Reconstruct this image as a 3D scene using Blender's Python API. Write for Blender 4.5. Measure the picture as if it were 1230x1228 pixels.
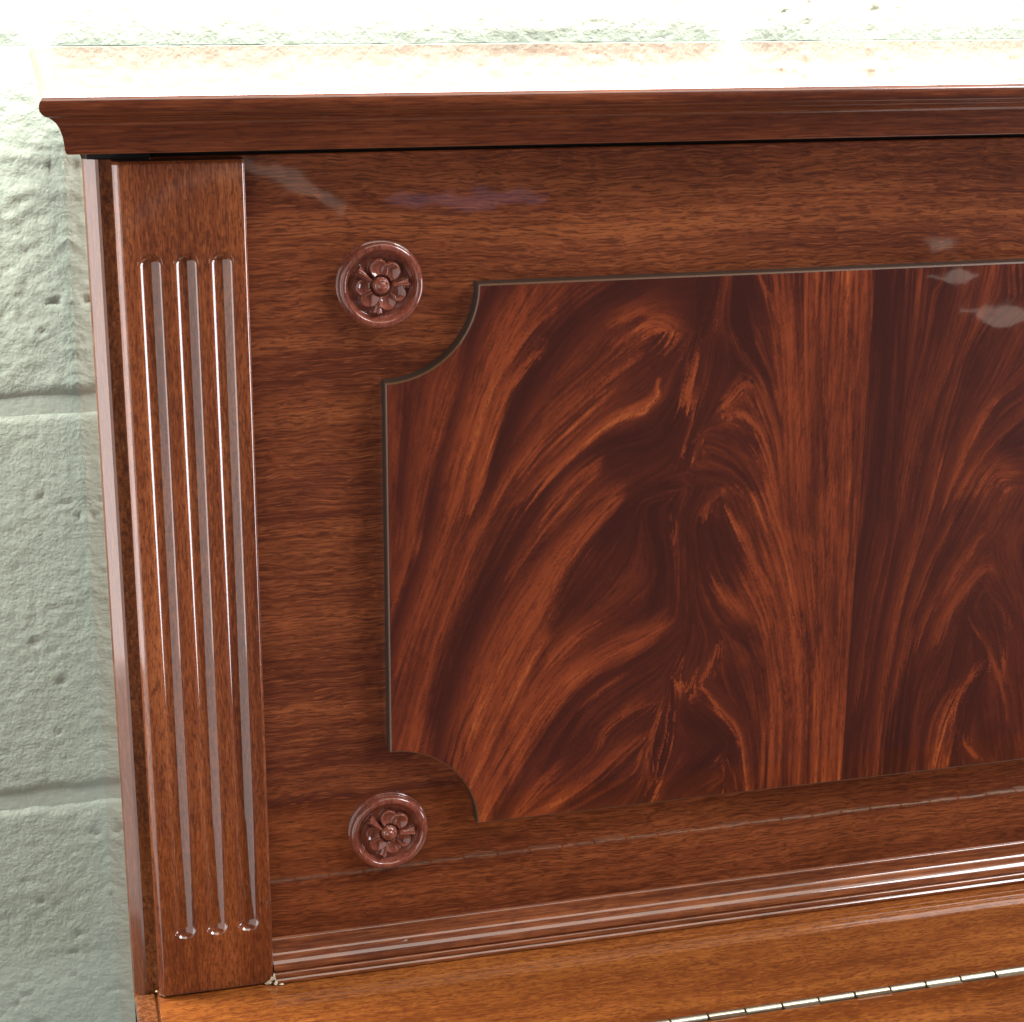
import bpy, bmesh, math, random
import numpy as np
from mathutils import Vector, Matrix

# ------------------------------------------------------------------ clear, camera, light, exposure
for o in list(bpy.data.objects): bpy.data.objects.remove(o)
SC = bpy.context.scene
COL = SC.collection
CM = 0.01
EYE = 1.25                                   # camera height above the floor, metres
rng = np.random.default_rng(7)
random.seed(7)

cam = bpy.data.cameras.new('camera'); cam_o = bpy.data.objects.new('camera', cam); COL.objects.link(cam_o)
cam.sensor_width = 36; cam.sensor_fit = 'HORIZONTAL'; cam.lens = 36*2191.58/1230
cam.clip_start = 0.01; cam.clip_end = 100
YAW, PITCH, ROLL = map(math.radians, (15.1958, 17.5123, 0.4567))
cy, sy, cp, sp = math.cos(YAW), math.sin(YAW), math.cos(PITCH), math.sin(PITCH)
fw = Vector((sy*cp, cy*cp, -sp)); rt = Vector((cy, -sy, 0)); up = rt.cross(fw)
r2 = rt*math.cos(ROLL)+up*math.sin(ROLL); u2 = up*math.cos(ROLL)-rt*math.sin(ROLL)
M = Matrix((r2, u2, -fw)).transposed().to_4x4(); M.translation = Vector((0, 0, EYE))
cam_o.matrix_world = M
SC.camera = cam_o

W = bpy.data.worlds.new('World'); SC.world = W; W.use_nodes = True
bg = W.node_tree.nodes['Background']; bg.inputs[0].default_value = (0.74, 0.73, 0.78, 1); bg.inputs[1].default_value = 0.08

def lamp(name, loc, target, sx, sy_, power, color, spread=180):
    l = bpy.data.lights.new(name, 'AREA'); l.shape = 'RECTANGLE'; l.size = sx; l.size_y = sy_
    l.energy = power; l.color = color; l.spread = math.radians(spread)
    o = bpy.data.objects.new(name, l); COL.objects.link(o); o.location = loc
    o.rotation_euler = (Vector(target)-Vector(loc)).to_track_quat('-Z', 'Y').to_euler()
    return o
# skylight high over the wall, a tall window on the left, a window high on the right
lamp('skylight_lamp', (0.25, 0.91, EYE+0.31), (0.25, 1.05, EYE-0.12), 2.6, 0.10, 80, (1.0, 1.0, 0.965))
lamp('left_window_lamp', (-1.45, -0.70, EYE-0.55), (0.1, 0.8, EYE-0.45), 3.3, 2.3, 42, (1.0, 0.95, 0.91))
lamp('right_window_lamp', (1.9, -0.15, EYE+1.45), (0.3, 0.75, EYE-0.3), 1.0, 0.9, 70, (0.97, 0.98, 1.0))
lamp('right_door_lamp', (2.4, -0.05, EYE-0.88), (0.1, 0.75, EYE-0.3), 0.9, 1.1, 46, (0.90, 0.94, 1.0))
lamp('left_bevel_lamp', (-2.8, 0.25, EYE-0.45), (0.03, 0.75, EYE-0.3), 0.9, 2.0, 25, (1.0, 0.95, 0.94))  # extra lamp, added to brighten the reflection in the side bevel
lamp('ceiling_lamp', (0.75, 0.02, EYE+1.55), (0.75, 0.45, EYE-0.4), 2.2, 0.75, 25, (1.0, 0.95, 0.84))
# small added lamps behind the camera, there only to be mirrored in the lacquer
def glint_light(x, z, w, h, rad, tilt=0, col=(1, .86, .72)):
    k = 4.933
    l = bpy.data.lights.new('lacquer_glint_lamp', 'AREA'); l.shape = 'ELLIPSE'; l.size = w*k*CM; l.size_y = h*k*CM
    l.energy = .75*rad*math.pi*(l.size*l.size_y*math.pi/4); l.color = col
    o = bpy.data.objects.new('lacquer_glint_lamp', l); COL.objects.link(o)
    o.location = (x*k*CM, -2.2, EYE+z*k*CM); o.rotation_euler = (math.radians(90), math.radians(tilt), 0)
for a in ((40.6, -13.45, 1.1, .45, 2.6), (41.6, -14.8, 1.5, .55, 2.8), (40.5, -14.85, 1.5, .2, 2.0), (44.0, -16.5, 3.0, .85, 2.8), (42.2, -16.2, 1.6, .25, 2.0),
          (18.3, -10.55, 7.0, .75, .9, 0, (.55, .55, 1.0))): glint_light(*a)
SW = ((4.5, -11.1), (5.4, -10.2), (6.4, -9.5), (7.5, -9.1), (8.9, -8.9), (9.9, -9.1), (10.8, -9.45), (11.7, -10.0), (12.6, -10.6))
for (xa, za), (xb, zb) in zip(SW[:-1], SW[1:]):
    L_ = math.hypot(xb-xa, zb-za); k_ = .28+.55*max(0, min(1, (xa-7)/4))
    glint_light((xa+xb)/2, (za+zb)/2, L_*1.9, k_, .9+.8*k_, -math.degrees(math.atan2(zb-za, xb-xa)))
SC.view_settings.view_transform = 'Standard'; SC.view_settings.look = 'None'
SC.view_settings.exposure = 0; SC.view_settings.gamma = 1

# ------------------------------------------------------------------ helpers
BASE = Vector((0.026, 0.75, 0.0))
def V(x, y, z, base=BASE):                   # centimetres from the lens -> metres in the piano's own frame
    return Vector((x*CM, y*CM, EYE+z*CM))-base
def mesh_obj(name, verts, faces, mat, parent=None, smooth=False, base=BASE, sharp=None, uv=None):
    me = bpy.data.meshes.new(name)
    me.from_pydata([tuple(V(*v, base=base)) for v in verts], [], faces); me.update()
    if smooth:
        me.polygons.foreach_set('use_smooth', [True]*len(me.polygons))
        if sharp: me.set_sharp_from_angle(angle=math.radians(sharp))
    me.materials.append(mat)
    o = bpy.data.objects.new(name, me); COL.objects.link(o)
    if parent: o.parent = parent
    return o
def bm_obj(name, bm, mat, parent=None, smooth=False, sharp=None):
    bmesh.ops.recalc_face_normals(bm, faces=bm.faces)
    me = bpy.data.meshes.new(name); bm.to_mesh(me); bm.free()
    if smooth:
        me.polygons.foreach_set('use_smooth', [True]*len(me.polygons))
        if sharp: me.set_sharp_from_angle(angle=math.radians(sharp))
    me.materials.append(mat)
    o = bpy.data.objects.new(name, me); COL.objects.link(o)
    if parent: o.parent = parent
    return o
def box(bm, x0, x1, y0, y1, z0, z1, bev=0.0, seg=2):
    c = bmesh.ops.create_cube(bm, size=1.0)['verts']
    a = V(min(x0,x1), min(y0,y1), min(z0,z1)); b = V(max(x0,x1), max(y0,y1), max(z0,z1))
    for v in c: v.co = Vector((a.x+(v.co.x+.5)*(b.x-a.x), a.y+(v.co.y+.5)*(b.y-a.y), a.z+(v.co.z+.5)*(b.z-a.z)))
    if bev:
        es = list({e for v in c for e in v.link_edges})
        bmesh.ops.bevel(bm, geom=es, offset=bev*CM, segments=seg, profile=0.5, affect='EDGES')
def tag(o, **k):
    for a, b in k.items(): o[a] = b
    return o

def vnoise(h, w, ch, cw, seed):              # smooth value noise on a grid, cell size in samples
    r = np.random.default_rng(seed)
    gh, gw = int(h/ch)+3, int(w/cw)+3
    g = r.random((gh, gw))*2-1
    y = np.arange(h)/ch; x = np.arange(w)/cw
    yi = y.astype(int); xi = x.astype(int); fy = y-yi; fx = x-xi
    fy = fy*fy*(3-2*fy); fx = fx*fx*(3-2*fx)
    fy = fy[:, None]; fx = fx[None, :]
    a = g[yi][:, xi]; b = g[yi][:, xi+1]; c = g[yi+1][:, xi]; d = g[yi+1][:, xi+1]
    return (a*(1-fx)+b*fx)*(1-fy)+(c*(1-fx)+d*fx)*fy

# ------------------------------------------------------------------ materials
def new_mat(name):
    m = bpy.data.materials.new(name); m.use_nodes = True
    nt = m.node_tree; return m, nt, nt.nodes['Principled BSDF']
def node(nt, kind, **k):
    n = nt.nodes.new(kind)
    for a, b in k.items():
        if a.startswith('i_'): n.inputs[int(a[2:])].default_value = b
        else: setattr(n, a, b)
    return n
def ramp(nt, fac, stops, interp='LINEAR'):
    n = nt.nodes.new('ShaderNodeValToRGB'); n.color_ramp.interpolation = interp
    e = n.color_ramp.elements
    while len(e) < len(stops): e.new(0.5)
    for i, (p, c) in enumerate(stops):
        e[i].position = p; e[i].color = (*c, 1) if len(c) == 3 else c
    nt.links.new(fac, n.inputs[0]); return n.outputs[0]
def mixc(nt, blend, fac, a, b):
    n = nt.nodes.new('ShaderNodeMix'); n.data_type = 'RGBA'; n.blend_type = blend
    for i, s in ((0, fac), (6, a), (7, b)):
        if hasattr(s, 'is_linked') or isinstance(s, bpy.types.NodeSocket): nt.links.new(s, n.inputs[i])
        else: n.inputs[i].default_value = s
    return n.outputs[2]
def math_n(nt, op, a, b=None, clamp=False):
    n = nt.nodes.new('ShaderNodeMath'); n.operation = op; n.use_clamp = clamp
    for i, s in ((0, a), (1, b)):
        if s is None: continue
        if isinstance(s, bpy.types.NodeSocket): nt.links.new(s, n.inputs[i])
        else: n.inputs[i].default_value = s
    return n.outputs[0]
def noise(nt, vec, scale, detail=2, rough=0.5, dist=0.0):
    n = nt.nodes.new('ShaderNodeTexNoise'); n.inputs['Scale'].default_value = scale
    n.inputs['Detail'].default_value = detail; n.inputs['Roughness'].default_value = rough
    n.inputs['Distortion'].default_value = dist
    nt.links.new(vec, n.inputs['Vector']); return n.outputs[0]
def mapping(nt, vec, scale, loc=(0, 0, 0)):
    n = nt.nodes.new('ShaderNodeMapping'); n.inputs['Scale'].default_value = scale; n.inputs['Location'].default_value = loc
    nt.links.new(vec, n.inputs['Vector']); return n.outputs[0]
def lacquer(nt, P, coord, wave=0.006, rough=0.03, ior=1.52):
    """clear gloss coat over the wood, with the faint unevenness of sprayed lacquer"""
    P.inputs['Roughness'].default_value = 0.42
    P.inputs['Specular IOR Level'].default_value = 0.08
    P.inputs['Coat Weight'].default_value = 1.0
    P.inputs['Coat Roughness'].default_value = rough
    P.inputs['Coat IOR'].default_value = ior
    a = noise(nt, coord, 28, 2, 0.5); b = noise(nt, coord, 190, 2, 0.6)
    s = math_n(nt, 'ADD', a, math_n(nt, 'MULTIPLY', b, 0.018))
    bu = nt.nodes.new('ShaderNodeBump'); bu.inputs['Strength'].default_value = 1.0; bu.inputs['Distance'].default_value = wave*CM*2
    nt.links.new(s, bu.inputs['Height'])
    nt.links.new(bu.outputs[0], P.inputs['Coat Normal'])

def wood(name, axis, dark, mid, light, pore=(0.10, 0.030, 0.014), pore_amt=0.75, along=130, across=1100,
         band=55, wob=0.006, bandamt=1.0, offset=(0, 0, 0), rough=0.03, ior=1.52, streak=5):
    m, nt, P = new_mat(name)
    tc = nt.nodes.new('ShaderNodeTexCoord'); co = mapping(nt, tc.outputs['Object'], (1, 1, 1), offset)
    # gentle wander of the grain
    wn = nt.nodes.new('ShaderNodeTexNoise'); wn.inputs['Scale'].default_value = 9; wn.inputs['Detail'].default_value = 2
    nt.links.new(co, wn.inputs['Vector'])
    sub = nt.nodes.new('ShaderNodeVectorMath'); sub.operation = 'SUBTRACT'; sub.inputs[1].default_value = (.5, .5, .5)
    nt.links.new(wn.outputs['Color'], sub.inputs[0])
    sc = nt.nodes.new('ShaderNodeVectorMath'); sc.operation = 'MULTIPLY'; sc.inputs[1].default_value = (wob, wob, wob)
    nt.links.new(sub.outputs[0], sc.inputs[0])
    wn2 = nt.nodes.new('ShaderNodeTexNoise'); wn2.inputs['Scale'].default_value = 85; wn2.inputs['Detail'].default_value = 1
    nt.links.new(co, wn2.inputs['Vector'])
    sub2 = nt.nodes.new('ShaderNodeVectorMath'); sub2.operation = 'SUBTRACT'; sub2.inputs[1].default_value = (.5, .5, .5)
    nt.links.new(wn2.outputs['Color'], sub2.inputs[0])
    sc2 = nt.nodes.new('ShaderNodeVectorMath'); sc2.operation = 'MULTIPLY'; sc2.inputs[1].default_value = (wob*.28,)*3
    nt.links.new(sub2.outputs[0], sc2.inputs[0])
    ad = nt.nodes.new('ShaderNodeVectorMath'); nt.links.new(co, ad.inputs[0]); nt.links.new(sc.outputs[0], ad.inputs[1])
    ad2 = nt.nodes.new('ShaderNodeVectorMath'); nt.links.new(ad.outputs[0], ad2.inputs[0]); nt.links.new(sc2.outputs[0], ad2.inputs[1])
    g = ad2.outputs[0]
    def S(al, ac): return (al, ac, ac) if axis == 'x' else (ac, ac, al)
    b1 = noise(nt, mapping(nt, g, S(band*.05, band)), 1, 3, 0.55)
    b2 = noise(nt, mapping(nt, g, S(streak, 420)), 1, 3, 0.6)
    tone = math_n(nt, 'ADD', math_n(nt, 'MULTIPLY', b1, .62*bandamt), math_n(nt, 'MULTIPLY', b2, .38))
    tone = math_n(nt, 'ADD', tone, .5*.62*(1-bandamt))
    col = ramp(nt, tone, [(0.38, dark), (0.50, mid), (0.63, light)])
    p1 = noise(nt, mapping(nt, g, S(along, across)), 1, 1.5, 0.5)
    p2 = noise(nt, mapping(nt, g, S(along*2.6, across*.62), (3, 7, 1)), 1, 2, 0.55)
    pm = ramp(nt, p1, [(0.53, (0, 0, 0)), (0.62, (1, 1, 1))])
    pm2 = ramp(nt, p2, [(0.54, (0, 0, 0)), (0.64, (1, 1, 1))])
    col = mixc(nt, 'MIX', math_n(nt, 'MULTIPLY', pm, pore_amt), col, (*pore, 1))
    col = mixc(nt, 'MIX', math_n(nt, 'MULTIPLY', pm2, pore_amt*.75), col, (*pore, 1))
    hl = ramp(nt, p1, [(0.28, (1, 1, 1)), (0.42, (0, 0, 0))])
    col = mixc(nt, 'MIX', math_n(nt, 'MULTIPLY', hl, .45), col, (light[0]*1.35, light[1]*1.45, light[2]*1.5, 1))
    mo = noise(nt, mapping(nt, co, S(9, 22)), 1, 4, .6)
    col = mixc(nt, 'MULTIPLY', 1.0, col, ramp(nt, mo, [(.30, (.74, .72, .70)), (.55, (1, 1, 1)), (.75, (1.14, 1.16, 1.18))]))
    nt.links.new(col, P.inputs['Base Color'])
    lacquer(nt, P, co, rough=rough, ior=ior)
    return m

FRAME = wood('mahogany_frame', 'x', (.088,.0195,.0085), (.158,.040,.0140), (.245,.070,.023), pore=(.060,.014,.007), across=1500, along=70, pore_amt=.66, band=48, wob=.009)
PIL   = wood('mahogany_pilaster', 'z', (.120,.028,.010), (.19,.048,.015), (.27,.080,.025), pore=(.070,.017,.008),
             along=190, across=1450, band=48, bandamt=1.0, pore_amt=.62, rough=.06, ior=1.66, streak=12)
SIDE  = wood('mahogany_side', 'z', (.11,.034,.012), (.16,.052,.017), (.24,.085,.026), pore=(.045,.013,.006),
             along=330, across=800, band=70, pore_amt=.6)
SIDEE = wood('mahogany_bevel', 'z', (.12,.036,.014), (.16,.05,.019), (.21,.07,.026), pore=(.09,.026,.012), pore_amt=.45, across=1300, rough=.08, ior=1.66)
LIDM  = wood('mahogany_lid', 'x', (.078,.017,.0065), (.115,.027,.0095), (.165,.042,.014), pore=(.055,.012,.006),
             pore_amt=.55, along=60, across=1100, band=110, wob=.003)
MOLD  = wood('mahogany_moulding', 'x', (.12,.032,.012), (.175,.050,.017), (.24,.074,.024), pore=(.075,.018,.009),
             pore_amt=.55, along=60, across=1100, band=110, wob=.003, offset=(.3,.1,.2))
FALL  = wood('mahogany_key_lid', 'x', (.145,.037,.0078), (.215,.061,.012), (.31,.098,.020), pore=(.11,.026,.008),
             along=150, across=1100, band=60, wob=.014, offset=(.7,.3,.5), pore_amt=.65)
ROSE  = wood('mahogany_carving', 'z', (.13,.034,.020), (.17,.046,.028), (.21,.060,.036), pore=(.08,.018,.012),
             pore_amt=.45, along=160, across=1000, rough=.05)

def plain(name, c, rough=.5, metal=0.0, coat=0.0):
    m, nt, P = new_mat(name)
    tc = nt.nodes.new('ShaderNodeTexCoord')
    n = noise(nt, tc.outputs['Object'], 600, 3, .6)
    col = mixc(nt, 'MULTIPLY', 0.5, (*c, 1), ramp(nt, n, [(.3, (.7, .7, .7)), (.7, (1.1, 1.1, 1.1))]))
    nt.links.new(col, P.inputs['Base Color']); P.inputs['Roughness'].default_value = rough
    P.inputs['Metallic'].default_value = metal; P.inputs['Coat Weight'].default_value = coat
    return m
DARK  = plain('recess_black', (.010, .009, .009), .8)  # near-black, stands for shade in the lid gap; key bed shares it
EDGE  = plain('panel_edge_wood', (.022, .011, .006), .55)
ARRIS = plain('panel_arris_wood', (.085, .036, .013), .35, coat=.35)
BRASS = plain('nickel_hinge', (.56, .52, .40), .42, metal=1.0)
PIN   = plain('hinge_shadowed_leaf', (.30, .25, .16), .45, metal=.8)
RAW   = plain('bare_chipped_wood', (.62, .52, .38), .85)

# painted concrete block
def wall_mat(name, bumpscale, c):
    m, nt, P = new_mat(name)
    tc = nt.nodes.new('ShaderNodeTexCoord'); co = tc.outputs['Object']
    geo = nt.nodes.new('ShaderNodeNewGeometry')
    a = noise(nt, geo.outputs['Position'], 7, 3, .5)
    col = mixc(nt, 'MIX', 1.0, (0, 0, 0, 1), ramp(nt, a, [(.3, tuple(x*.93 for x in c)), (.7, c)]))
    at = nt.nodes.new('ShaderNodeAttribute'); at.attribute_name = 'pit'
    col = mixc(nt, 'MIX', math_n(nt, 'MULTIPLY', at.outputs['Fac'], .4), col, (.17, .15, .12, 1))  # pits tinted darker, their shade painted into the colour
    nt.links.new(col, P.inputs['Base Color']); P.inputs['Roughness'].default_value = .42
    P.inputs['Specular IOR Level'].default_value = .35
    b = noise(nt, co, 420, 4, .6); b2 = noise(nt, co, 130, 3, .5)
    bu = nt.nodes.new('ShaderNodeBump'); bu.inputs['Distance'].default_value = bumpscale
    nt.links.new(math_n(nt, 'ADD', math_n(nt, 'MULTIPLY', b, .4), math_n(nt, 'MULTIPLY', b2, .6)), bu.inputs['Height'])
    nt.links.new(bu.outputs[0], P.inputs['Normal'])
    return m
WALLP = wall_mat('cream_painted_block', .0012, (.265, .300, .248))
MORT  = wall_mat('cream_painted_mortar', .0006, (.272, .307, .256))
STROKES=[
(0,2.949,0.05,[29.99,-14.46,30.13,-17.48]),
(0,0.842,0.25,[24.75,-14.96,27.54,-14.9]),
(0,0.927,0.78,[25.05,-15.87,25.88,-15.73,27.4,-16.25,27.24,-16.88]),
(0,0.505,0.6,[25.34,-16.15,24.8,-16.94]),
(0,1.011,0.15,[24.83,-18.12,26.7,-17.76,27.82,-17.18]),
(0,2.106,0.06,[24.92,-21.83,26.82,-21.48,27.56,-20.59]),
(0,0.303,0.9,[24.88,-20.1,25.82,-19.83,26.66,-19.51,26.64,-18.86]),
(0,1.179,0.62,[32.29,-14.28,32.99,-18.09,33.31,-21.89,33.19,-25.07]),
(0,1.011,0.58,[33.74,-14.25,33.8,-20.01,33.9,-25.13]),
(0,1.179,0.5,[35.12,-14.21,35.21,-20.09,34.93,-25.2]),
(0,0.758,0.52,[36.2,-14.16,36.46,-19.21,36.68,-25.33]),
(0,0.152,0.22,[34.33,-14.27,34.6,-20.06,35.34,-25.23]),
(0,0.084,0.25,[35.73,-14.51,35.88,-18.24]),
(0,0.084,0.4,[33.07,-14.4,33.68,-18.12,34.01,-21.94]),
(0,0.059,0.5,[29.63,-14.81,29.28,-15.7,28.67,-16.95,28.51,-17.86]),
(0,0.219,0.85,[28.6,-17.77,28.27,-18.95,28.03,-20.24]),
(0,0.421,0.85,[28.18,-19.13,28.31,-20.07]),
(0,0.168,0.7,[28.42,-20.45,28.11,-22.32]),
(0,0.371,0.9,[28.1,-22.13,28.26,-22.43]),
(0,0.101,0.85,[29.13,-21.15,28.76,-21.7]),
(0,0.084,0.8,[29.07,-21.91,28.94,-22.47]),
(0,0.084,0.5,[29.12,-18.53,28.8,-20.29]),
(0,0.042,0.4,[27.96,-16.0,28.84,-16.5,30.1,-16.88]),
(0,0.067,0.45,[27.81,-16.9,28.51,-17.67]),
(0,0.168,0.72,[31.23,-14.42,31.76,-15.26,32.26,-16.38]),
(0,0.421,0.7,[30.68,-16.86,31.31,-17.72,32.07,-19.16,32.63,-20.42]),
(0,0.337,0.3,[30.92,-17.79,31.74,-18.58,32.18,-19.35]),
(0,0.463,0.76,[29.96,-19.98,30.98,-18.91,31.61,-19.89,32.29,-21.45,32.79,-23.31]),
(0,0.253,0.82,[29.96,-19.98,31.05,-20.42,31.89,-21.33]),
(0,1.011,0.07,[29.53,-21.27,30.7,-21.25,31.64,-22.27]),
(0,0.505,0.7,[31.9,-21.61,32.58,-23.1,32.89,-25.05]),
(0,0.219,0.34,[29.44,-21.46,30.34,-21.9,31.56,-22.65]),
(0,0.59,0.06,[29.31,-22.97,30.8,-23.27,31.64,-24.3,32.28,-25.01]),
(0,0.463,0.48,[27.57,-23.52,28.35,-23.58,28.09,-24.43]),
(0,0.303,0.62,[29.27,-24.51,30.44,-24.02,31.23,-23.97]),
(0,0.185,0.55,[24.98,-23.91,26.14,-24.19,27.11,-24.16]),
(0,0.59,0.45,[15.05,-18.49,15.12,-20.28,14.91,-22.54]),
(0,0.758,0.52,[17.81,-16.86,17.0,-18.6,16.55,-20.37,16.18,-22.17,15.8,-23.79]),
(0,0.505,0.52,[18.61,-14.53,18.34,-15.83,17.72,-17.12]),
(0,0.388,0.18,[15.58,-18.52,15.38,-20.75,15.17,-23.74]),
(0,0.674,0.08,[19.41,-14.56,18.61,-15.84,18.17,-17.5,17.72,-18.91,17.27,-20.42,16.72,-22.21,16.44,-23.83]),
(0,1.264,0.75,[20.84,-14.36,20.14,-15.65,19.6,-16.77,19.07,-18.26,18.44,-20.03,17.99,-21.83,17.53,-23.91]),
(0,1.39,0.05,[25.23,-14.27,22.95,-15.6,21.61,-17.32,20.71,-19.08,19.99,-20.59,19.45,-21.93,19.09,-24.03]),
(0,0.32,0.78,[22.03,-15.2,20.86,-16.12,20.15,-16.98,19.43,-18.28]),
(0,0.556,0.86,[21.51,-17.05,20.61,-17.9,19.8,-18.84,19.26,-20.27,18.9,-21.89,18.35,-23.97]),
(0,0.632,0.42,[25.54,-15.98,24.64,-16.57,23.83,-17.89,22.55,-18.82,21.27,-19.66,20.55,-20.71]),
(0,0.253,0.2,[25.57,-17.16,24.58,-17.83,23.48,-18.69]),
(0,0.64,0.76,[25.59,-17.7,23.95,-18.9,22.57,-20.19,21.29,-21.13,20.19,-22.54,19.28,-23.78]),
(0,0.32,0.32,[25.61,-18.62,24.43,-19.47,23.05,-20.78,21.67,-21.89,20.29,-23.39]),
(0,0.438,0.74,[25.64,-19.73,24.54,-20.13,23.53,-20.99,22.42,-21.94,21.31,-22.99,20.39,-24.05]),
(0,0.716,0.07,[25.69,-21.41,24.01,-21.49,22.62,-22.61,21.51,-23.75]),
(0,0.64,0.82,[24.31,-22.35,23.09,-22.93,22.35,-23.82,21.89,-24.24]),
(0,0.337,0.5,[25.74,-23.11,24.53,-23.5,23.59,-24.1]),
(0,2.629,0.07,[26.16,-24.85,27.41,-27.17,27.23,-28.93]),
(0,2.022,0.09,[29.73,-25.82,30.01,-26.79]),
(0,1.416,0.64,[35.48,-24.84,35.67,-29.68,36.16,-39.24]),
(0,0.607,0.6,[36.72,-24.93,36.59,-32.24,36.66,-39.04]),
(0,1.416,0.7,[32.3,-24.61,33.69,-27.68,34.19,-32.01,34.35,-39.03]),
(0,1.011,0.66,[31.29,-28.45,32.34,-29.99,32.94,-31.89,33.27,-35.68,33.21,-39.15]),
(0,0.485,0.77,[30.53,-25.18,31.45,-26.78,32.25,-28.29,32.95,-29.8]),
(0,0.222,0.2,[31.41,-26.07,32.22,-27.56,32.77,-28.81]),
(0,0.091,0.25,[32.08,-24.94,33.34,-28.02,34.69,-32.06,34.87,-37.14]),
(0,0.091,0.3,[34.68,-27.77,35.2,-32.11,35.43,-35.92]),
(0,0.081,0.35,[33.39,-28.87,34.14,-33.25,34.49,-37.1]),
(0,0.465,0.34,[35.88,-29.08,35.91,-31.43]),
(0,0.091,0.28,[31.78,-28.49,32.62,-30.63,33.22,-32.54,33.87,-35.11]),
(0,0.283,0.78,[27.81,-25.32,27.85,-26.38]),
(0,0.465,0.3,[28.21,-26.64,28.42,-29.04]),
(0,0.071,0.55,[27.8,-26.49,28.0,-28.76]),
(0,0.222,0.68,[29.55,-24.58,29.1,-25.19]),
(0,0.809,0.62,[30.1,-28.94,30.87,-29.74,31.62,-30.29]),
(0,0.607,0.18,[30.79,-30.82,31.68,-31.4]),
(0,0.081,0.08,[30.3,-30.6,31.44,-31.5,32.38,-33.08]),
(0,1.213,0.24,[31.02,-32.94,31.85,-34.9]),
(0,1.517,0.04,[28.91,-35.21,30.17,-36.11,30.82,-36.69,28.41,-38.32]),
(0,0.607,0.13,[26.37,-31.86,27.54,-30.88]),
(0,0.769,0.54,[25.16,-31.02,26.33,-30.53,27.51,-30.03]),
(0,0.182,0.5,[25.21,-32.84,25.91,-32.43]),
(0,0.182,0.3,[25.81,-28.69,27.2,-27.98]),
(0,0.364,0.52,[25.26,-34.69,26.44,-33.95,27.4,-34.05]),
(0,0.465,0.18,[25.98,-34.89,27.06,-34.64]),
(0,0.667,0.62,[25.31,-36.82,26.26,-36.17,26.86,-35.99]),
(0,0.364,0.55,[26.77,-36.86,26.95,-38.79]),
(0,0.222,0.85,[30.34,-31.64,29.44,-33.27,29.21,-33.62]),
(0,0.404,0.92,[28.11,-33.39,28.61,-33.93,29.2,-33.5]),
(0,0.111,0.95,[28.07,-34.12,28.02,-35.99,27.54,-37.96,26.84,-39.13]),
(0,0.121,0.9,[27.53,-34.19,26.98,-36.0,27.28,-37.68]),
(0,0.091,0.8,[28.53,-31.83,28.08,-32.64]),
(0,0.101,0.5,[30.31,-30.9,30.48,-31.9]),
(0,0.222,0.92,[29.46,-33.77,30.49,-34.88,31.53,-36.0,31.85,-37.44,32.19,-39.16]),
(0,0.263,0.75,[30.12,-37.75,30.73,-37.57,31.27,-38.4]),
(0,0.566,0.45,[29.55,-38.97,30.78,-38.6]),
(0,0.562,0.45,[14.69,-25.8,14.78,-28.34]),
(0,0.674,0.1,[16.53,-23.46,15.78,-26.52,15.03,-28.62,14.63,-30.9]),
(0,0.427,0.56,[15.8,-23.41,15.54,-25.87,14.79,-27.96]),
(0,0.764,0.6,[17.86,-23.56,17.01,-25.36,16.26,-27.83,15.38,-29.94,15.0,-31.2]),
(0,0.854,0.66,[19.58,-23.68,18.48,-25.35,17.61,-27.7,16.74,-30.07,15.97,-33.01,15.32,-35.61]),
(0,0.247,0.28,[18.84,-23.63,17.62,-25.79]),
(0,1.213,0.05,[21.2,-23.8,19.84,-25.97,18.61,-28.43,17.61,-30.67,16.97,-33.11,16.46,-35.47]),
(0,0.427,0.46,[22.7,-23.91,21.22,-25.44,20.1,-27.14]),
(0,0.427,0.13,[23.22,-24.45,21.72,-25.86,20.73,-26.94]),
(0,1.236,0.78,[24.99,-24.07,23.49,-25.49,22.0,-27.43,20.75,-29.14,19.62,-30.87,18.87,-32.65,17.98,-34.56,17.6,-36.28]),
(0,1.123,0.8,[22.26,-27.71,21.65,-29.61,20.52,-32.02,19.64,-34.07,18.37,-36.92]),
(0,1.078,0.07,[25.79,-24.77,24.54,-26.61,23.29,-28.45,22.41,-29.55]),
(0,1.078,0.84,[23.88,-31.68,22.59,-32.49,21.32,-34.11,20.17,-36.03,19.02,-38.1,18.63,-39.16]),
(0,0.359,0.72,[24.48,-29.74,23.07,-30.27,21.8,-31.61]),
(0,0.629,0.56,[25.96,-30.81,24.38,-31.06,23.36,-31.77]),
(0,0.944,0.08,[26.0,-32.03,23.9,-32.76,22.49,-34.24,21.34,-35.89,20.31,-37.56,19.41,-39.12]),
(0,0.292,0.52,[25.47,-32.51,24.43,-33.22,23.53,-34.08]),
(0,1.011,0.1,[23.15,-34.86,22.13,-36.53]),
(0,0.292,0.55,[26.06,-34.07,24.48,-35.28,24.63,-35.99]),
(0,0.741,0.62,[26.12,-36.15,25.18,-36.74,24.27,-37.75,22.43,-38.94,21.12,-39.33]),
(0,0.517,0.62,[22.79,-36.75,21.36,-37.55,20.46,-38.97]),
(0,0.629,0.06,[26.17,-37.98,24.56,-38.56,23.23,-39.03]),
(0,0.202,0.85,[23.74,-37.97,22.55,-38.25]),
(1,1.433,0.1,[37.72,-14.22,37.73,-18.33,37.75,-25.41]),
(1,0.506,0.16,[38.32,-14.24,38.34,-18.36,38.37,-25.46]),
(1,3.371,0.26,[44.35,-17.71,43.31,-20.56,42.74,-23.49]),
(1,0.506,0.28,[39.3,-15.12,40.53,-15.17]),
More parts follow.
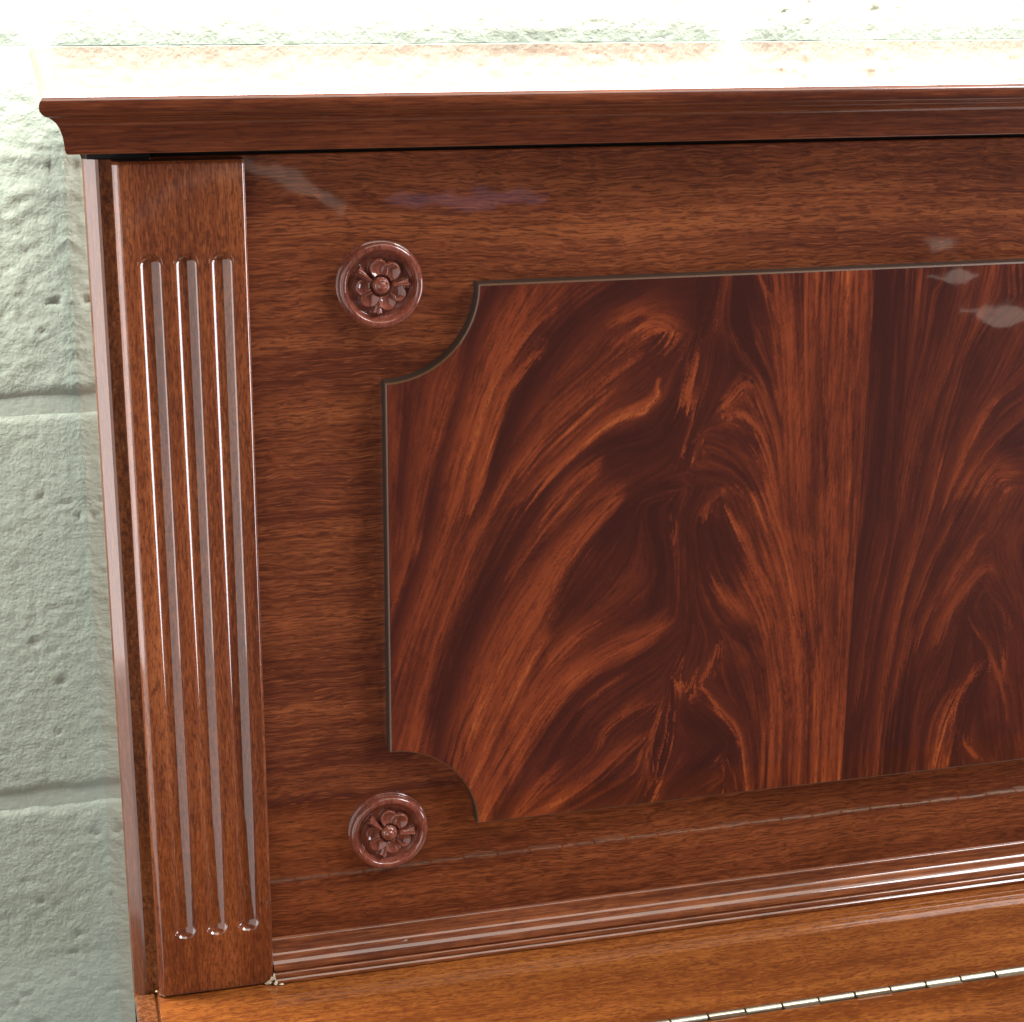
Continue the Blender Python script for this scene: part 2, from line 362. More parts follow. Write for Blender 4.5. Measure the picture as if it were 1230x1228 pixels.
(1,0.303,0.34,[41.56,-15.21,41.15,-17.55,40.19,-20.87,39.77,-23.29,39.64,-25.55]),
(1,0.253,0.46,[41.49,-19.1,40.91,-21.89,40.38,-25.61]),
(1,0.202,0.12,[40.87,-19.07,40.28,-21.85,39.79,-24.78]),
(1,0.202,0.34,[39.89,-19.79,39.23,-21.79,38.8,-24.22]),
(1,0.758,0.4,[44.21,-16.36,42.86,-16.97,42.22,-17.89]),
(1,0.388,0.6,[44.58,-20.05,43.22,-20.75,42.2,-22.27,41.55,-24.41,41.23,-25.67]),
(1,0.303,0.55,[44.76,-21.83,43.71,-22.56,42.55,-23.78,41.91,-24.94]),
(1,0.843,0.58,[45.0,-24.15,43.51,-23.74,42.56,-24.98]),
(1,0.843,0.08,[44.88,-23.03,44.17,-22.89]),
(1,0.219,0.14,[44.67,-20.94,43.82,-21.48,42.86,-22.51]),
(1,0.067,0.05,[43.63,-22.85,42.2,-24.56]),
(1,0.674,0.12,[43.81,-15.02,44.13,-15.6]),
(1,0.688,0.07,[37.49,-24.98,37.13,-28.48,36.89,-32.06,36.9,-35.75,36.98,-38.92]),
(1,2.556,0.2,[42.76,-33.24,43.16,-37.71]),
(1,0.315,0.36,[38.46,-26.57,38.02,-28.91,37.71,-31.41,37.52,-33.96,37.23,-37.05]),
(1,0.393,0.11,[39.05,-26.27,38.7,-29.81,38.23,-33.41,37.74,-37.1]),
(1,0.275,0.4,[39.84,-26.92,39.08,-29.84,38.76,-32.24,38.54,-35.93,38.52,-39.1]),
(1,0.393,0.14,[40.21,-26.95,39.65,-29.29,39.27,-32.29,39.05,-35.99]),
(1,0.413,0.52,[41.78,-26.48,40.51,-29.12,39.85,-31.73,39.51,-35.41,39.37,-38.56]),
(1,0.275,0.18,[42.44,-26.88,41.14,-29.17,40.43,-31.17]),
(1,0.354,0.55,[43.45,-26.96,41.9,-29.24,40.92,-30.97,40.43,-32.64]),
(1,0.747,0.6,[44.3,-29.2,43.87,-28.68,42.71,-29.79,41.83,-31.3,41.42,-32.49]),
(1,0.295,0.1,[44.56,-30.57,43.76,-30.25]),
(1,0.885,0.2,[43.05,-30.8,42.21,-32.82,41.27,-33.72]),
(1,0.256,0.6,[43.13,-31.67,43.99,-32.61,44.62,-33.8,45.59,-35.79,45.88,-37.36]),
(1,0.354,0.7,[45.38,-33.62,45.37,-34.88]),
(1,0.315,0.8,[44.38,-34.03,43.42,-34.81,42.23,-35.95,41.69,-37.16,41.6,-39.07]),
(1,1.18,0.1,[44.26,-35.53,45.08,-38.57]),
(1,0.354,0.68,[43.4,-37.48,42.41,-38.01,41.98,-38.99]),
(1,0.315,0.74,[43.46,-38.13,44.59,-39.03]),
(1,0.088,0.6,[45.31,-31.62,45.68,-32.77]),
]

# ------------------------------------------------------------------ the wall of painted concrete blocks
WB = Vector((0.0, 1.05, 0.0))
wall = bpy.data.objects.new('block_wall', None); COL.objects.link(wall); wall.location = WB
tag(wall, label='cream painted concrete block wall behind the piano, knobbly paint and smooth joints', category='wall')
WY = 105.0
JZ = [34.0, 14.0, -6.4, -25.9, -50.6, -71.0, -91.4]     # joint centres
JW, JH = 1.0, 1.0
BW = 40.1
def block_mesh(seed, knob, hh):
    w, h, st = BW-JW, hh-JH, 0.2
    nx, nz = int(w/st)+1, int(h/st)+1
    x = np.linspace(0, w, nx); z = np.linspace(0, h, nz)
    f = np.zeros((nz, nx))
    n1 = vnoise(nz, nx, 3.4, 4.8, seed); n2 = vnoise(nz, nx, 1.9, 2.6, seed+1); n3 = vnoise(nz, nx, 14, 18, seed+2)
    ww = .5+.5*np.clip(vnoise(nz, nx, 20, 26, seed+5)*1.6, -1, 1)
    f = np.minimum(knob, 1)*(np.abs(n1)**.8*.15*(0.45+.55*ww)+np.abs(n2)*.07)+n3*.03
    pits = np.clip((vnoise(nz, nx, 1.6, 2.6, seed+3)-.64)*5, 0, 1)*np.clip(vnoise(nz, nx, 9, 9, seed+4)*2+.1, 0, 1)
    f -= pits*.11
    ex = np.minimum(x, w-x)[None, :]; ez = np.minimum(z, h-z)[:, None]
    edge = np.minimum(ex, ez)+0.10*vnoise(nz, nx, 5, 5, seed+6)
    f = f*np.clip(edge/.9, 0, 1)-(.10 if knob == .55 else .13)*np.clip(1-edge/(1.3 if knob == .55 else .5), 0, 1)**1.3
    XX, ZZ = np.meshgrid(x, z)
    vs = np.stack([XX.ravel()*CM, (-f.ravel())*CM, ZZ.ravel()*CM], 1)
    idx = np.arange(nx*nz).reshape(nz, nx)
    q = np.stack([idx[:-1, :-1], idx[:-1, 1:], idx[1:, 1:], idx[1:, :-1]], -1).reshape(-1, 4)
    me = bpy.data.meshes.new('block')
    me.vertices.add(len(vs)); me.vertices.foreach_set('co', vs.ravel().astype(np.float32))
    me.loops.add(q.size); me.loops.foreach_set('vertex_index', q.ravel().astype(np.int32))
    me.polygons.add(len(q)); me.polygons.foreach_set('loop_start', np.arange(0, q.size, 4, dtype=np.int32))
    me.polygons.foreach_set('use_smooth', np.ones(len(q), bool))
    me.update(calc_edges=True)
    # close the block at the back: skirt to real depth
    at = me.attributes.new('pit', 'FLOAT', 'POINT'); at.data.foreach_set('value', (pits*.8).ravel().astype(np.float32))
    me.materials.append(WALLP)
    bm = bmesh.new(); bm.from_mesh(me)
    be = [e for e in bm.edges if e.is_boundary]
    r = bmesh.ops.extrude_edge_only(bm, edges=be)
    for v in r['geom']:
        if isinstance(v, bmesh.types.BMVert): v.co.y = 0.02
    bm.to_mesh(me); bm.free(); me.set_sharp_from_angle(angle=math.radians(50))
    return me
cache = {}
for i in range(len(JZ)-1):
    hh = JZ[i]-JZ[i+1]
    for k in range(-1, 5):
        x0 = (1.9, 1.9, 18.0, 9.5, 24.0, 4.0)[i]+(k-1)*BW
        var = abs(k) % 2
        key = (i, var)
        if key not in cache: cache[key] = block_mesh(100+len(cache)*13, (.55, .55, .70, .36, .3, .3)[i], hh)
        o = bpy.data.objects.new('block', cache[key]); COL.objects.link(o); o.parent = wall
        o.location = ((x0+JW/2)*CM, 0, EYE+(JZ[i+1]+JH/2)*CM)
bm = bmesh.new()
bmesh.ops.create_grid(bm, x_segments=2, y_segments=2, size=1)
for v in bm.verts: v.co = Vector(((-40+(v.co.x+1)*.5*160+2)*CM, .0011, EYE+(-91+(v.co.y+1)*.5*125)*CM))
o = bm_obj('mortar_joints', bm, MORT, wall)

# ------------------------------------------------------------------ the piano
piano = bpy.data.objects.new('upright_piano', None); COL.objects.link(piano); piano.location = BASE
tag(piano, label='glossy mahogany upright piano with fluted pilaster, carved rosettes and flame veneer panel against the wall', category='piano')
XR = 118.0

# side panel with its bevelled front corner
def prism(profile, axis, a, b, name, mat, parent, smooth=False, sharp=30, caps=True):
    """profile: closed list of (p,q); axis 'z' -> (x,y) extruded in z ; axis 'x' -> (y,z) extruded in x"""
    n = len(profile)
    if axis == 'z': vs = [(p, q, a) for p, q in profile]+[(p, q, b) for p, q in profile]
    else: vs = [(a, p, q) for p, q in profile]+[(b, p, q) for p, q in profile]
    fs = [(i, (i+1) % n, n+(i+1) % n, n+i) for i in range(n)]
    if caps: fs += [tuple(range(n))[::-1], tuple(range(n, 2*n))]
    o = mesh_obj(name, vs, fs, mat, parent)
    bm = bmesh.new(); bm.from_mesh(o.data); bmesh.ops.recalc_face_normals(bm, faces=bm.faces); bm.to_mesh(o.data); bm.free()
    if smooth:
        o.data.polygons.foreach_set('use_smooth', [True]*len(o.data.polygons)); o.data.set_sharp_from_angle(angle=math.radians(sharp))
    return o
SX = 2.6
sp_ = prism([(SX, 103.2), (SX, 75.50), (SX+.07, 75.36), (SX+.50, 75.03), (SX+.62, 75.0), (5.2, 75.0), (5.2, 103.2)], 'z', -46.6, -8.62,
      'side_panel', SIDE, piano, True, 12)
sp_.data.materials.append(SIDEE)
for f_ in sp_.data.polygons:
    if f_.index in (1, 2, 3): f_.material_index = 1
prism([(SX, 103.2), (SX, 60.0), (5.2, 60.0), (5.2, 103.2)], 'z', -62, -46.62, 'lower_side_panel', SIDE, piano)
# arm rail beside the key lid
bm = bmesh.new(); box(bm, SX, 3.55, 58.0, 74.93, -48.6, -46.45, .12, 3); bm_obj('arm_rail', bm, SIDE, piano)
# bed board under the key lid
bm = bmesh.new(); box(bm, 3.58, XR, 58.0, 75.6, -51.0, -49.2, .1, 1); bm_obj('key_bed', bm, DARK, piano)
# front frame
bm = bmesh.new(); box(bm, 5.22, XR, 75.0, 77.0, -46.2, -8.55, .06, 2); bm_obj('front_frame', bm, FRAME, piano)
# near-black filler, paints the shade in the gap between frame and lid
bm = bmesh.new(); box(bm, 5.3, XR, 75.5, 102.6, -8.54, -8.24); box(bm, 2.8, 5.28, 75.12, 102.6, -8.615, -8.245); bm_obj('lid_gap_shade', bm, DARK, piano)

# the lid: profile swept along the front and round the left end
LX, LY = 2.03, 73.55
prof = [(-3.0, -8.24), (0.0, -8.24), (.07, -8.16), (.10, -8.02), (.12, -7.75), (.16, -7.50), (.24, -7.24), (.36, -7.02), (.50, -6.87),
        (.60, -6.80), (.62, -6.765), (.70, -6.755), (.80, -6.70), (.90, -6.60), (.96, -6.50), (.985, -6.38), (.97, -6.26), (.92, -6.13), (.84, -6.03),
        (.72, -5.955), (.60, -5.92), (.45, -5.905), (.36, -5.90), (-3.0, -5.90)]
vs = []; n = len(prof)
for (o_, z) in prof: vs.append((LX-o_, 103.4, z))
for (o_, z) in prof: vs.append((LX-o_, LY-o_, z))
for (o_, z) in prof: vs.append((XR+1.5, LY-o_, z))
fs = []
for a in (0, n):
    for i in range(n-1): fs.append((a+i, a+i+1, a+n+i+1, a+n+i))
b0 = len(vs); vs += [(LX+3, 103.4, -5.90), (XR+1.5, 103.4, -5.90), (LX+3, 103.4, -8.24), (XR+1.5, 103.4, -8.24)]
fs += [(2*n-1, 3*n-1, b0+1, b0), (n, 2*n, b0+3, b0+2), (b0, b0+1, b0+3, b0+2)]
lid = mesh_obj('top_lid', vs, fs, LIDM, piano)
bm = bmesh.new(); bm.from_mesh(lid.data); bmesh.ops.remove_doubles(bm, verts=bm.verts, dist=1e-6); bmesh.ops.recalc_face_normals(bm, faces=bm.faces); bm.to_mesh(lid.data); bm.free()
lid.data.polygons.foreach_set('use_smooth', [True]*len(lid.data.polygons)); lid.data.set_sharp_from_angle(angle=math.radians(38))

# fluted pilaster: front is a height field, the three flutes are ball-nosed grooves
PX0, PX1, PZ0, PZ1, PY = 3.70, 8.90, -46.2, -8.62, 74.0
FX = [4.98, 6.40, 7.82]; FR, FZT, FZB = .50, -12.28-.50, -43.35+.50
xs = [PX0, PX0+.03, PX0+.12, PX0+.21, PX0+.25, PX0+.27]
for c in FX:
    xs += [c-FR-.03, c-FR-.004]+[c-FR*math.cos(t) for t in np.linspace(0, math.pi, 27)]+[c+FR+.004, c+FR+.03]
xs += [PX1-.14, PX1-.12, PX1-.09, PX1-.045, PX1-.015, PX1]
xs = sorted(set(round(x, 4) for x in xs))
zs = [PZ0, PZ0+.02, PZ0+.06, PZ0+.12, PZ0+.15]+list(np.arange(PZ0+.6, FZB-FR-.1, .5))+list(np.arange(FZB-FR-.03, FZB+.12, .025))
zs += list(np.arange(FZB+.4, FZT-.3, .8))+list(np.arange(FZT-.12, FZT+FR+.05, .025))+list(np.arange(FZT+FR+.4, PZ1-.3, .5))+[PZ1-.16, PZ1-.13, PZ1-.08, PZ1-.03, PZ1]
zs = sorted(zs)
def pil_y(x, z):
    y = PY
    e = x-PX0
    if e < .25: y += .22*(1-e/.25)**1.2
    e = PX1-x
    if e < .12: y += .10*(1-e/.12)**1.5
    e = PZ1-z
    if e < .13: y += .10*(1-e/.13)**1.3
    e = z-PZ0
    if e < .12: y += .06*(1-e/.12)**1.3
    for c in FX:
        zz = min(max(z, FZB), FZT); r = math.hypot(x-c, z-zz)
        if r < FR: y += math.sqrt(.60*.60-r*r)-math.sqrt(.60*.60-FR*FR)
    return y
vs = [(x, pil_y(x, z), z) for z in zs for x in xs]
nx = len(xs); nz = len(zs)
fs = [(j*nx+i, j*nx+i+1, (j+1)*nx+i+1, (j+1)*nx+i) for j in range(nz-1) for i in range(nx-1)]
b = len(vs)
ring = [j*nx for j in range(nz)][::-1]+[i for i in range(1, nx)]+[j*nx+nx-1 for j in range(1, nz)]+[(nz-1)*nx+i for i in range(nx-2, 0, -1)]
for r in ring: x, y, z = vs[r]; vs.append((x, 74.995, z))
m_ = len(ring)
fs += [(ring[i], b+i, b+(i+1) % m_, ring[(i+1) % m_]) for i in range(m_)]
mesh_obj('fluted_pilaster', vs, fs, PIL, piano, True, sharp=42)

# base moulding under the frame
mp = [(75.02, -44.42), (74.92, -44.42), (74.84, -44.45), (74.79, -44.51), (74.77, -44.59), (74.75, -44.66), (74.72, -44.84), (74.66, -44.99)]
mp += [(74.56, -45.08), (74.46, -45.14), (74.36, -45.19), (74.27, -45.245), (74.19, -45.305), (74.12, -45.37), (74.06, -45.44), (74.02, -45.52), (74.00, -45.60),
      (74.03, -45.66), (74.08, -45.69), (74.08, -45.73), (74.02, -45.76), (73.97, -45.80), (73.94, -45.87), (73.93, -45.95), (73.96, -46.02),
      (73.92, -46.05), (73.88, -46.09), (73.87, -46.14), (73.87, -46.22), (75.02, -46.22)]
prism(mp, 'x', 8.93, XR, 'base_moulding', MOLD, piano, True, 33)

# key lid in two boards with the long hinge between
bm = bmesh.new(); box(bm, 3.62, XR, 66.84, 75.5, -48.2, -46.27, .05, 2); bm_obj('key_lid_back_board', bm, FALL, piano)
bm = bmesh.new(); box(bm, 3.62, XR, 58.0, 66.24, -48.2, -46.27, .05, 2); bm_obj('key_lid_front_flap', bm, FALL, piano)
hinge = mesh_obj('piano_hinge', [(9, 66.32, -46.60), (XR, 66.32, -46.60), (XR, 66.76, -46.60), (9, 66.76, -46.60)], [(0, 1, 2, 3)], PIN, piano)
KL = 1.79
def knuckle_mesh(kind):
    bm = bmesh.new()
    r = .205
    res = bmesh.ops.create_cone(bm, cap_ends=True, segments=20, radius1=r*CM, radius2=r*CM, depth=(KL-.09)*CM)
    bmesh.ops.rotate(bm, verts=bm.verts, matrix=Matrix.Rotation(math.pi/2, 3, 'Y'), cent=(0, 0, 0))
    be = [e for e in bm.edges if len(e.link_faces) == 2 and any(len(f.verts) > 4 for f in e.link_faces)]
    bmesh.ops.bevel(bm, geom=be, offset=.018*CM, segments=2, affect='EDGES')
    # the leaf that wraps over the pin: forward on one knuckle, back on the next
    c = bmesh.ops.create_cube(bm, size=1.0)['verts']
    s = -1 if kind else 1
    for v in c: v.co = Vector((v.co.x*(KL-.10)*CM, ((v.co.y*.26-.24) if not kind else (v.co.y*.16+.12))*CM, (v.co.z*.07+(.095 if not kind else -.02))*CM))
    me = bpy.data.meshes.new('hinge_knuckle'); bm.to_mesh(me); bm.free()
    me.polygons.foreach_set('use_smooth', [True]*len(me.polygons)); me.set_sharp_from_angle(angle=math.radians(35))
    me.materials.append(BRASS); return me
km = [knuckle_mesh(0), knuckle_mesh(1)]
k = 0; x = 29.15+KL/2-KL*11
while x < 80:
    o = bpy.data.objects.new('hinge_knuckle', km[k % 2]); COL.objects.link(o); o.parent = hinge
    o.location = V(x, 66.54, -46.35); o.rotation_euler = (random.uniform(-.15, .15), 0, 0)
    x += KL; k += 1

# raw wood where the corner is chipped
def chip(pts, seed):
    r = random.Random(seed); bm = bmesh.new()
    for (x, y, z, sx, sz) in pts:
        vs_ = [bm.verts.new(V(x+r.uniform(-1, 1)*sx*(1-k/18), y+r.uniform(-.07, .05), z+sz*(k/9-.8))) for k in range(14)]
        bmesh.ops.convex_hull(bm, input=vs_)
    bmesh.ops.delete(bm, geom=[v for v in bm.verts if not v.link_faces], context='VERTS')
    return bm_obj('splintered_corner', bm, RAW, piano)
chip([(8.66, 73.99, -46.10, .24, .17), (8.78, 73.96, -45.93, .18, .22), (8.90, 73.94, -45.84, .11, .27), (8.97, 73.86, -46.10, .16, .14), (9.25, 73.84, -46.2, .22, .05)], 3)
chip([(3.60, 74.5, -46.12, .10, .07)], 5)

# ------------------------------------------------------------------ raised panel with scooped corners
PL, PT, PB, PYF = 14.53, -14.09, -39.40, 74.2
CXR, CR = PL, 4.08
SEAM = 36.95; LW = SEAM-PL; PRR = PL+4*LW
def outline(off):
    """panel outline seen from the front, inset by off"""
    pts = []
    R = CR+off
    def arc(cx, cz, a0, a1):
        a0 += math.copysign(math.asin(off/R), a1-a0); a1 -= math.copysign(math.asin(off/R), a1-a0)
        for t in np.linspace(a0, a1, 25): pts.append((cx+R*math.cos(t), cz+R*math.sin(t)))
    arc(PL, PT, -math.pi/2, 0); arc(PRR, PT, -math.pi, -math.pi/2)
    arc(PRR, PB, math.pi/2, math.pi); arc(PL, PB, 0, math.pi/2)
    return pts
o0 = outline(0); o1 = outline(.02); o2 = outline(.075); n = len(o0)
vs = [(x, 74.99, z) for x, z in o0]+[(x, PYF+.09, z) for x, z in o0]+[(x, PYF+.03, z) for x, z in o1]+[(x, PYF+.004, z) for x, z in o2]
fs = []
for a in (0, 1, 2):
    fs += [(a*n+i, a*n+(i+1) % n, (a+1)*n+(i+1) % n, (a+1)*n+i) for i in range(n)]
fs.append(tuple(range(3*n, 4*n)))
panel = mesh_obj('raised_panel', vs, fs, EDGE, piano); panel.data.materials.append(ARRIS)
for i_, f_ in enumerate(panel.data.polygons):
    if i_ >= n: f_.material_index = 1
bm = bmesh.new(); bm.from_mesh(panel.data); bmesh.ops.recalc_face_normals(bm, faces=bm.faces); bm.to_mesh(panel.data); bm.free()

# --- figure of the crotch veneer: hand-laid streaks (centimetres on the panel), then fibres combed along them
ST = .05
GX = int(round(LW/ST))+1; GZ = int(round((PT-PB)/ST))+1
def field(strokes, base, x0, xr):
    gx = x0+np.arange(GX)*ST*xr; gz = PB+np.arange(GZ)*ST
    XX, ZZ = np.meshgrid(gx, gz)
    tone = base(XX, ZZ); vx = np.zeros_like(XX); vz = np.zeros_like(XX)
    for (_, w, v, c) in strokes:
        P = np.array(c).reshape(-1, 2)
        # soften polylines (Chaikin)
        for _i in range(2):
            if len(P) > 2:
                Q = [P[0]]
                for a, b in zip(P[:-1], P[1:]): Q += [a*.75+b*.25, a*.25+b*.75]
                Q.append(P[-1]); P = np.array(Q)
        D = np.full(XX.shape, 1e9); TX = np.zeros_like(XX); TZ = np.zeros_like(XX); TT = np.zeros_like(XX)
        seg = np.hypot(*(P[1:]-P[:-1]).T); L = seg.sum(); acc = 0
        for a, b, s in zip(P[:-1], P[1:], seg):
            d = (b-a)/max(s, 1e-6)
            t = np.clip((XX-a[0])*d[0]+(ZZ-a[1])*d[1], 0, s)
            dd = np.hypot(XX-a[0]-t*d[0], ZZ-a[1]-t*d[1])
            m = dd < D; D[m] = dd[m]; TX[m] = d[0]; TZ[m] = d[1]; TT[m] = (acc+t[m])/L; acc += s
        taper = np.clip(np.minimum(TT, 1-TT)/.18, .35, 1)**.5 if w < 1.6 else 1
        wd = max(w*.5, .045)*taper
        sharp = 2.4 if w < .6 else 1.7
        al = np.exp(-(D/wd)**sharp*.70)*(.86 if w > .2 else .97)
        tone = tone*(1-al)+v*al
        ow = (L*.5+.3)/(D*D+.35)**1.3
        c2 = TX*TX-TZ*TZ; s2 = 2*TX*TZ
        vx += ow*c2; vz += ow*s2
    ang = .5*np.arctan2(vz, vx)
    return tone, np.cos(ang), np.sin(ang)
def lic(src, ux, uz, n, step=1.0):
    h, w = src.shape
    yy, xx = np.mgrid[0:h, 0:w].astype(np.float32)
    out = src.copy(); cnt = 1.0
    for s in (1, -1):
        px, py = xx.copy(), yy.copy(); dx, dy = ux*s, uz*s
        for k in range(n):
            px = np.clip(px+dx*step, 0, w-1); py = np.clip(py+dy*step, 0, h-1)
            ix = (px+.5).astype(int).clip(0, w-1); iy = (py+.5).astype(int).clip(0, h-1)
            out += src[iy, ix]; cnt += 1
            nx_, ny_ = ux[iy, ix], uz[iy, ix]
            f = np.where(nx_*dx+ny_*dy < 0, -1, 1); dx, dy = nx_*f, ny_*f
    return out/cnt
def sample(a, x, y):
    h, w = a.shape; x = np.clip(x, 0, w-1.001); y = np.clip(y, 0, h-1.001)
    i = x.astype(int); j = y.astype(int); fx = x-i; fy = y-j
    return (a[j, i]*(1-fx)+a[j, i+1]*fx)*(1-fy)+(a[j+1, i]*(1-fx)+a[j+1, i+1]*fx)*fy
def comb(tone, ux, uz, seed):
    r = np.random.default_rng(seed); h, w = tone.shape
    white = r.standard_normal((h, w))
    fine = lic(white, ux, uz, 16); fine /= fine.std()
    mid = lic(vnoise(h, w, 2.2, 2.2, seed+1), ux, uz, 60, 1.5); mid /= mid.std()
    broad = lic(vnoise(h, w, 9, 9, seed+2), ux, uz, 60, 2.0); broad /= broad.std()
    por = lic((r.random((h, w)) > .982).astype(float), ux, uz, 4); por = np.clip(por*7, 0, 1)
    yy, xx = np.mgrid[0:h, 0:w].astype(float)
    off = mid*1.8+broad*2.6+fine*1.2
    al = vnoise(h, w, 6, 6, seed+3)*3+mid*7+fine*4
    t = sample(tone, xx-uz*off+ux*al, yy+ux*off+uz*al)
    t = t+(.032+.07*t)*mid+(.052+.05*t)*broad+(.034+.085*t)*fine
    return np.clip(t, 0, 1), np.clip(por*(.35+.65*(r.random((h, w)) > .3)), 0, 1)
left = [s for s in STROKES if s[0] == 0]; right = [s for s in STROKES if s[0] == 1]
t0, a0, b0_ = field(left, lambda X, Z: .36-.12*np.exp(-((X-27.5)/4)**2), PL, 1)
T0, P0 = comb(t0, a0, b0_, 11)
# neighbour leaf: the same log, so beyond its own streaks it mirrors the first one
t1, a1, b1_ = field(right, lambda X, Z: .23+0*X, SEAM, 1)
mir = t0[:, ::-1]; xg = SEAM+np.arange(GX)*ST
bl = np.clip((xg-46.3)/2.0, 0, 1)[None, :]
t1 = t1*(1-bl)+mir*bl
ma, mb = -a0[:, ::-1], b0_[:, ::-1]
sg = np.sign(a1*ma+b1_*mb); sg[sg == 0] = 1
a1 = a1*(1-bl)+sg*ma*bl; b1_ = b1_*(1-bl)+sg*mb*bl; nn = np.hypot(a1, b1_)+1e-6; a1 /= nn; b1_ /= nn
T1, P1 = comb(t1, a1, b1_, 29)

m, nt, Pn = new_mat('flame_mahogany_veneer')
at = nt.nodes.new('ShaderNodeAttribute'); at.attribute_name = 'figure'
ap = nt.nodes.new('ShaderNodeAttribute'); ap.attribute_name = 'pore'
tc = nt.nodes.new('ShaderNodeTexCoord')
fn = noise(nt, tc.outputs['Object'], 1500, 2, .6)
tt = math_n(nt, 'ADD', at.outputs['Fac'], math_n(nt, 'MULTIPLY', math_n(nt, 'SUBTRACT', fn, .5), .06))
vc = ramp(nt, tt, [(0.0, (.036,.0078,.0050)), (.20, (.056,.0115,.0066)), (.42, (.098,.0190,.0080)), (.62, (.165,.0320,.0110)), (.82, (.215,.044,.0140)), (1.0, (.31,.078,.022))])
vc = mixc(nt, 'MIX', math_n(nt, 'MULTIPLY', ap.outputs['Fac'], .6), vc, (.035, .008, .005, 1))
nt.links.new(vc, Pn.inputs['Base Color'])
lacquer(nt, Pn, tc.outputs['Object'], wave=.006, rough=.025)
VENEER = m

def leaf(T, Pm, x0, x1, flip=False, step=.05):
    """one sheet of veneer, columns following the scooped corner where it has one"""
    e = .075; cols = []
    if x0 <= PL+1e-6:
        R = CR+e
        for t in np.linspace(math.asin(e/R), math.pi/2-math.asin(e/R), 130):
            dx = R*math.sin(t); dz = R*math.cos(t); cols.append((PL+dx, PB+dz, PT-dz))
        start = cols[-1][0]
        cols += [(x, PB+e, PT-e) for x in np.arange(start+step, x1, step)]+[(x1, PB+e, PT-e)]
    elif x1 >= PRR-1e-6:
        R = CR+e
        ts = np.linspace(math.pi/2-math.asin(e/R), math.asin(e/R), 40); end = PRR-R*math.sin(ts[0])
        cols = [(x, PB+e, PT-e) for x in np.arange(x0, end, step)]+[(PRR-R*math.sin(t), PB+R*math.cos(t), PT-R*math.cos(t)) for t in ts]
    else:
        cols = [(x, PB+e, PT-e) for x in np.linspace(x0, x1, int((x1-x0)/step)+1)]
    C = np.array(cols); nz = int((PT-PB)/step)+1; s = np.linspace(0, 1, nz)[:, None]
    X = np.repeat(C[:, 0][None], nz, 0); Z = C[:, 1][None]*(1-s)+C[:, 2][None]*s
    u = (X-x0)/ST
    if flip: u = GX-1-u
    f = sample(T, u, (Z-PB)/ST); p = sample(Pm, u, (Z-PB)/ST)
    nx = X.shape[1]
    co = np.stack([X*CM-BASE.x, np.full_like(X, PYF*CM-BASE.y), Z*CM+EYE-BASE.z], -1).reshape(-1, 3)
    idx = np.arange(nx*nz).reshape(nz, nx)
    q = np.stack([idx[:-1, :-1], idx[:-1, 1:], idx[1:, 1:], idx[1:, :-1]], -1).reshape(-1, 4)
    me = bpy.data.meshes.new('veneer_leaf')
    me.vertices.add(len(co)); me.vertices.foreach_set('co', co.ravel().astype(np.float32))
    me.loops.add(q.size); me.loops.foreach_set('vertex_index', q.ravel().astype(np.int32))
    me.polygons.add(len(q)); me.polygons.foreach_set('loop_start', np.arange(0, q.size, 4, dtype=np.int32))
    me.update(calc_edges=True)
    for nm, d in (('figure', f), ('pore', p)):
        me.attributes.new(nm, 'FLOAT', 'POINT').data.foreach_set('value', d.ravel().astype(np.float32))
    me.materials.append(VENEER)
    o = bpy.data.objects.new('veneer_leaf', me); COL.objects.link(o); o.parent = panel
    return o
leaf(T0, P0, PL, SEAM); leaf(T1, P1, SEAM+.008, SEAM+LW)
leaf(T0, P0, SEAM+LW+.008, SEAM+2*LW, step=.15); leaf(T0, P0, SEAM+2*LW+.008, PRR, flip=True, step=.15)

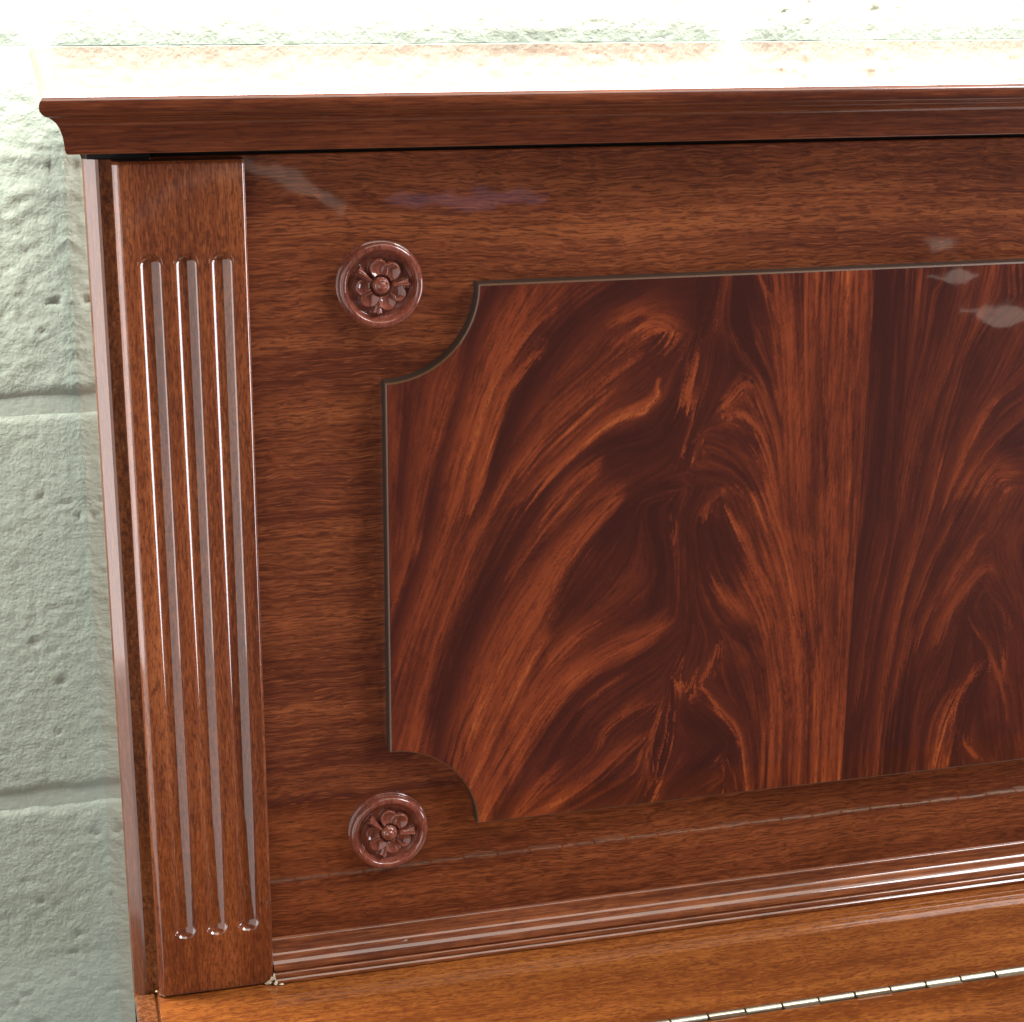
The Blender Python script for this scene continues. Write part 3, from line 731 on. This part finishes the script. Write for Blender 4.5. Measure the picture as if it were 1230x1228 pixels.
# ------------------------------------------------------------------ carved rosettes
def rosette_mesh():
    R = 1.80
    def hgt(r, th):
        # raised outer ring, dished field
        if r > 1.58: h = .36+.19*math.sqrt(max(0, 1-((r-1.61)/.20)**2))
        elif r > 1.30: t = (r-1.30)/.28; h = .20+.348*t*t*(3-2*t)
        else: h = .17+.03*(r/1.30)**3
        if 1.30 < r < 1.38: h += .03*(1-abs(r-1.34)/.04)
        best = 0
        for a in (75, 205, 312):
            for da in (-22, 22):
                pa = math.radians(a+da); cx, cz = .70*math.cos(pa), .70*math.sin(pa)
                x, z = r*math.cos(th)-cx, r*math.sin(th)-cz
                u = x*math.cos(pa)+z*math.sin(pa); v = -x*math.sin(pa)+z*math.cos(pa)
                d = math.hypot(u/.46, v/.42)
                if d < 1: best = max(best, (.18+.20*d*d*(.8+.4*math.cos(5*pa+u*7)))*min(1, (1-d)/.16)**.7)
            dv = abs(r*math.sin(th-math.radians(a)))
            if math.cos(th-math.radians(a)) > 0: best -= .07*math.exp(-(dv/.045)**2)*(r > .38)
        h += max(best, 0)
        for a in (2, 147, 262):
            a = math.radians(a); u = r*math.cos(th-a); v = r*math.sin(th-a)
            if .40 < u < 1.24:
                wd = .05+.25*((u-.40)/.84)**1.4
                q = 1-abs(v)/wd
                if q > 0: h = max(h, .20+.44*q*min(1, (1.24-u)/.08)+.05*math.cos(v/wd*9))
        if r < .37: h = max(h, .36+.34*math.sqrt(max(0, 1-(r/.37)**2))-.05*math.exp(-((r-.19)/.04)**2))
        elif r < .47: h = min(h, .22)
        return h
    NT, NR = 240, 96
    vs = [(0, -hgt(0, 0)*CM, 0)]; fs = []
    radii = list(np.linspace(.018, R-.02, NR))
    for r in radii:
        for k in range(NT):
            th = 2*math.pi*k/NT; vs.append((r*math.cos(th)*CM, -hgt(r, th)*CM, r*math.sin(th)*CM))
    for (r, h) in ((R, .36), (R+.015, .28), (R-.03, .20), (R-.07, .14), (R-.03, .10), (R+.05, .075), (R+.07, .03), (R+.07, 0)):
        for k in range(NT):
            th = 2*math.pi*k/NT; vs.append((r*math.cos(th)*CM, -h*CM, r*math.sin(th)*CM))
    rows = NR+8
    for k in range(NT): fs.append((0, 1+(k+1) % NT, 1+k))
    for j in range(rows-1):
        a = 1+j*NT
        for k in range(NT): fs.append((a+k, a+(k+1) % NT, a+NT+(k+1) % NT, a+NT+k))
    me = bpy.data.meshes.new('carved_rosette'); me.from_pydata(vs, [], fs); me.update()
    bm = bmesh.new(); bm.from_mesh(me); bmesh.ops.recalc_face_normals(bm, faces=bm.faces); bm.to_mesh(me); bm.free()
    me.polygons.foreach_set('use_smooth', [True]*len(me.polygons)); me.materials.append(ROSE)
    return me
rm = rosette_mesh()
for (x, z, rot) in ((14.50, -14.05, 0), (14.52, -39.52, 6)):
    o = bpy.data.objects.new('carved_rosette', rm); COL.objects.link(o); o.parent = piano
    o.location = V(x, 74.99, z); o.rotation_euler = (0, math.radians(rot), 0)
